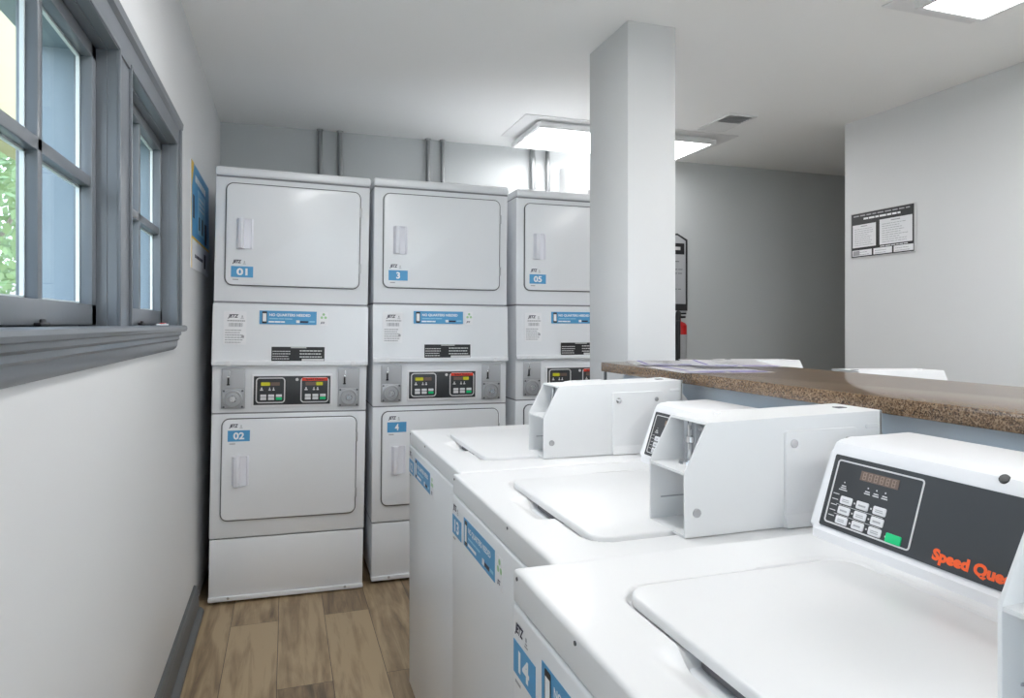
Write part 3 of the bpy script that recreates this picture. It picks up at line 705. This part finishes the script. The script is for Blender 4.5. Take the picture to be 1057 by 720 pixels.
# poster on the left wall
g = thing('poster', 'blue poster with a yellow corner on the left wall beside the dryers', 'poster', (XL, 3.16, 1.51))
P = plane((0, 0, 0), (0, 1, 0), (0, 0, 1), (1, 0, 0)); pw, ph = .68, .46
on_plane(g, P, [('backing', 'paper', 0, 0, pw, ph, 0, .003), ('blue_field', 'blue', .0, .135, pw, ph-.135, .003, .0036), ('yellow_line', 'yellow', 0, .128, pw, .010, .003, .0040),
                ('yellow_edge', 'yellow', 0, 0, .012, ph, .003, .0042), ('pale_card', 'bluel', .22, .17, .30, .20, .0036, .0042), ('dark_figure', 'navy', .05, .22, .05, .10, .0036, .0043), ('dark_figure', 'black', .25, .19, .045, .06, .0042, .0048), ('dark_figure', 'black', .36, .18, .05, .075, .0042, .0048), ('dark_figure', 'navy', .49, .15, .07, .10, .0042, .0048)])
MB().prism([(.0036, 0, ph), (.0036, 0, ph-.13), (.0036, .085, ph)], (.0008, 0, 0)).build('yellow_corner', M['yellow'], g, smooth=False)
q = MB(); dashes(q, P, .13, .375, .40, .055, 1, .0037, random.Random(3), .55, 0, (.12, .25)); q.build('white_heading', M['white'], g, smooth=False)
q = MB(); dashes(q, P, .26, .28, .22, .07, 3, .0043, random.Random(5), .35); q.build('white_lettering', M['white'], g, smooth=False)
q = MB(); dashes(q, P, .12, .045, .30, .03, 1, .0032, random.Random(9), .5, 0, (.1, .2)); q.obox(P, .47, .03, .07, .07, .003, .0034); q.build('dark_lettering', M['navy'], g, smooth=False)
# sign on the right wall
g = thing('wall_sign', 'framed notice with two white text sheets on the right wall above the counter', 'sign', (XR, 3.315, 1.672))
P = plane((0, 0, 0), (0, -1, 0), (0, 0, 1), (-1, 0, 0)); sw_, sh = .448, .272
MB().rrect(P, 0, 0, sw_, sh, .006, 0, .006, .002).build('board', M['dgrey'], g)
q = MB(); q.rrect(P, -.002, -.002, sw_+.004, sh+.004, .007, 0, .0085, 0, 4, hole=.005); q.build('clear_rim', M['silver'], g)
for (x, y, w_, h_) in ((.013, .062, .172, .138), (.212, .062, .220, .148), (.010, .010, .145, .036), (.168, .010, .130, .036), (.310, .010, .128, .036)):
    pn = MB().obox(P, x, y, w_, h_, .006, .0068).build('white_sheet', M['paper'], g, smooth=False)
    q = MB(); rn = random.Random(int(x*1000)); n = 9 if h_ > .1 else 2
    dashes(q, P, x+w_*.08, y+h_*.06, w_*.84, h_*.80, n, .0069, rn, .22, .35)
    if h_ > .1: q.obox(P, x+w_*.36, y+h_*.90, w_*.28, h_*.035, .0069, .0071)
    q.build('text_lines', M['greyp'], pn, smooth=False)
MB().obox(P, .016, .014, .05, .028, .0069, .0073).build('logo_block', M['greyp'], g, smooth=False)
q = MB(); rn = random.Random(21); dashes(q, P, .02, .246, .41, .016, 1, .0062, rn, .45, 0, (.05, .12)); q.build('heading_print', M['greyp'], g, smooth=False)
q = MB(); dashes(q, P, .095, .222, .26, .020, 1, .0062, rn, .55, 0, (.09, .2)); dashes(q, P, .215, .048, .19, .010, 1, .0062, rn, .5, 0, (.09, .2)); q.build('white_print', M['white'], g, smooth=False)
# frame behind the pillar
g = thing('notice_board', 'black framed grey notice on the far wall just right of the pillar', 'sign', (2.40, YB, 1.37))
P = plane((0, 0, 0), (1, 0, 0), (0, 0, 1), (0, -1, 0))
MB().prism([(0, 0, 0), (.525, 0, 0), (.525, 0, .545), (.44, 0, .590), (.085, 0, .590), (0, 0, .545)], (0, -.014, 0), rcaps=.002).build('frame', M['dgrey'], g)
MB().prism([(.018, -.014, .052), (.507, -.014, .052), (.507, -.014, .535), (.435, -.014, .575), (.09, -.014, .575), (.018, -.014, .535)], (0, -.002, 0)).build('grey_face', M['label'], g, smooth=False)
MB().obox(P, .03, .43, .465, .085, .016, .0175).build('header', M['black'], g, smooth=False)
q = MB(); dashes(q, P, .10, .45, .36, .05, 1, .0176, random.Random(4), .5, 0, (.08, .2)); q.build('header_print', M['silver'], g, smooth=False)
q = MB()
for z_ in (.37, .31, .28, .16): dashes(q, P, .05, z_, .43, .012, 1, .0162, random.Random(int(z_*100)), .35, .1)
q.build('text_lines', M['black'], g, smooth=False)
# extinguisher
g = thing('fire_extinguisher', 'red topped fire extinguisher hanging on the far wall below the black framed notice', 'fire extinguisher', (2.80, YB-.085, .86))
MB().lathe((0, 0, 0), (0, 0, 1), [(0, .055), (.012, .062), (.33, .062)], 28).build('label_band', M['label'], g)
MB().lathe((0, 0, .33), (0, 0, 1), [(0, .0625), (.068, .062), (.085, .05), (.100, .02), (.13, .018)], 28).build('cylinder_shoulder', M['red'], g)
MB().box((-.012, -.075, .452), (.016, .03, .468), .003).box((-.012, -.085, .48), (.016, .02, .492), .003).build('squeeze_handle', M['black'], g)
MB().box((-.02, .05, .10), (.02, .085, .42), .003).build('wall_bracket', M['steel'], g)
hz = MB(); pts = [(-.01, -.02, .47), (-.04, -.06, .49), (-.052, -.075, .43), (-.052, -.074, .30), (-.052, -.073, .05)]
for p, q_ in zip(pts, pts[1:]): hz.cyl(p, q_, .019, 14)
hz.build('hose', M['black'], g)

# ------------------------------------------------------------------ outside the windows
MB().box((-40, -20, -.35), (XL-WT-.03, 60, -.25)).build('ground_outside', M['lawn'], smooth=False, kind='structure')
def tree(x, y, h, label, seed):
    rn = random.Random(seed); g = thing('leafy_tree', label, 'tree', (x, y, -.25), (0, 0, 0), 'trees outside the windows')
    MB().cyl((0, 0, 0), (.1, .05, h*.55), .14, 12, .07).cyl((.05, .02, h*.4), (.7, .3, h*.7), .05, 8, .02).cyl((.05, .02, h*.42), (-.6, -.2, h*.72), .05, 8, .02).build('trunk', M['bark'], g)
    mb = MB(); bm = mb.bm
    blobs = [(rn.gauss(0, h*.16), rn.gauss(0, h*.16), h*rn.uniform(.35, .92), h*rn.uniform(.10, .18)) for _ in range(16)]
    for _ in range(3200):
        bx, by, bz, br_ = rn.choice(blobs); d = Vector((rn.gauss(0, 1), rn.gauss(0, 1), rn.gauss(0, 1))).normalized()*br_*rn.uniform(.6, 1.05)
        c = Vector((bx, by, bz))+d; a = Vector((rn.gauss(0, 1), rn.gauss(0, 1), rn.gauss(0, 1))).normalized(); b = a.orthogonal().normalized(); s = rn.uniform(.05, .11)
        bm.faces.new([bm.verts.new(c+a*s*u+b*s*.6*v_) for u, v_ in ((-1, 0), (0, -1), (1, 0), (0, 1))])
    mb.build('foliage', M['leaf'], g, smooth=False)
tree(-4.4, 12.0, 5.4, 'pale leafy tree seen through the lower panes of the near window', 1)
tree(-7.8, 17.0, 6.5, 'larger pale tree farther off beyond the near window', 2)
tree(-4.6, 19.5, 6.0, 'pale leafy tree seen through the narrow far window', 3)
g = thing('porch_canopy', 'pale yellow porch canopy on posts outside the near window', 'porch', (-2.4, 5.5, -.25))
MB().box((-.16, -4.5, 3.14), (.12, 4.5, 4.25), .01).build('fascia_board', M['cream'], g)
for yy in (-4.2, 4.2): MB().box((-.10, yy-.08, 0), (.06, yy+.08, 3.15), .008).build('post', M['cream'], g)
g = thing('garden_house', 'small cream house with a brown gable roof far outside the window', 'house', (-9.8, 25, -.25))
MB().box((-2.2, -1.8, 0), (2.2, 1.8, 2.3)).build('wall', M['house'], g, smooth=False)
MB().prism([(-2.5, -2.0, 2.25), (2.5, -2.0, 2.25), (0, -2.0, 3.7)], (0, 4, 0)).build('roof', M['roof'], g, smooth=False)
MB().box((-.5, -1.83, .9), (.5, -1.78, 1.8)).build('window_panel', M['label'], g, smooth=False)

# ------------------------------------------------------------------ world, camera, colour
wd = bpy.data.worlds.new('overcast sky'); SC.world = wd; wd.use_nodes = True
nt = wd.node_tree; bg = nt.nodes['Background']
tc = nt.nodes.new('ShaderNodeTexCoord'); sp = nt.nodes.new('ShaderNodeSeparateXYZ')
nt.links.new(tc.outputs['Generated'], sp.inputs[0])
rp = ramp(nt, [(0., (.70, .74, .78)), (.5, (.82, .92, 1.0)), (1., (.52, .72, 1.0))])
mp = nt.nodes.new('ShaderNodeMapRange'); mp.inputs[1].default_value = -1; mp.inputs[2].default_value = 1
nt.links.new(sp.outputs['Z'], mp.inputs[0]); nt.links.new(mp.outputs[0], rp.inputs['Fac'])
nt.links.new(rp.outputs['Color'], bg.inputs['Color']); bg.inputs['Strength'].default_value = 1.8

cam = bpy.data.cameras.new('camera'); co = bpy.data.objects.new('camera', cam); COL.objects.link(co)
FPX = 700.
cam.sensor_fit = 'HORIZONTAL'; cam.sensor_width = 36; cam.lens = 36*FPX/1057; cam.shift_y = -26/1057
cam.clip_start = .01; cam.clip_end = 200
co.location = (0, 0, 1.27); co.rotation_euler = (R(90), 0, -R(18.42))
SC.camera = co
vs = SC.view_settings; vs.view_transform = 'Standard'; vs.look = 'None'; vs.exposure = 1.53; vs.gamma = 1; vs.use_curve_mapping = False
SC.cycles.max_bounces = 14; SC.cycles.diffuse_bounces = 9; SC.cycles.glossy_bounces = 5; SC.cycles.transparent_max_bounces = 10
SC.cycles.sample_clamp_indirect = 6; SC.cycles.caustics_reflective = False; SC.cycles.caustics_refractive = False
SC.cycles.use_denoising = True
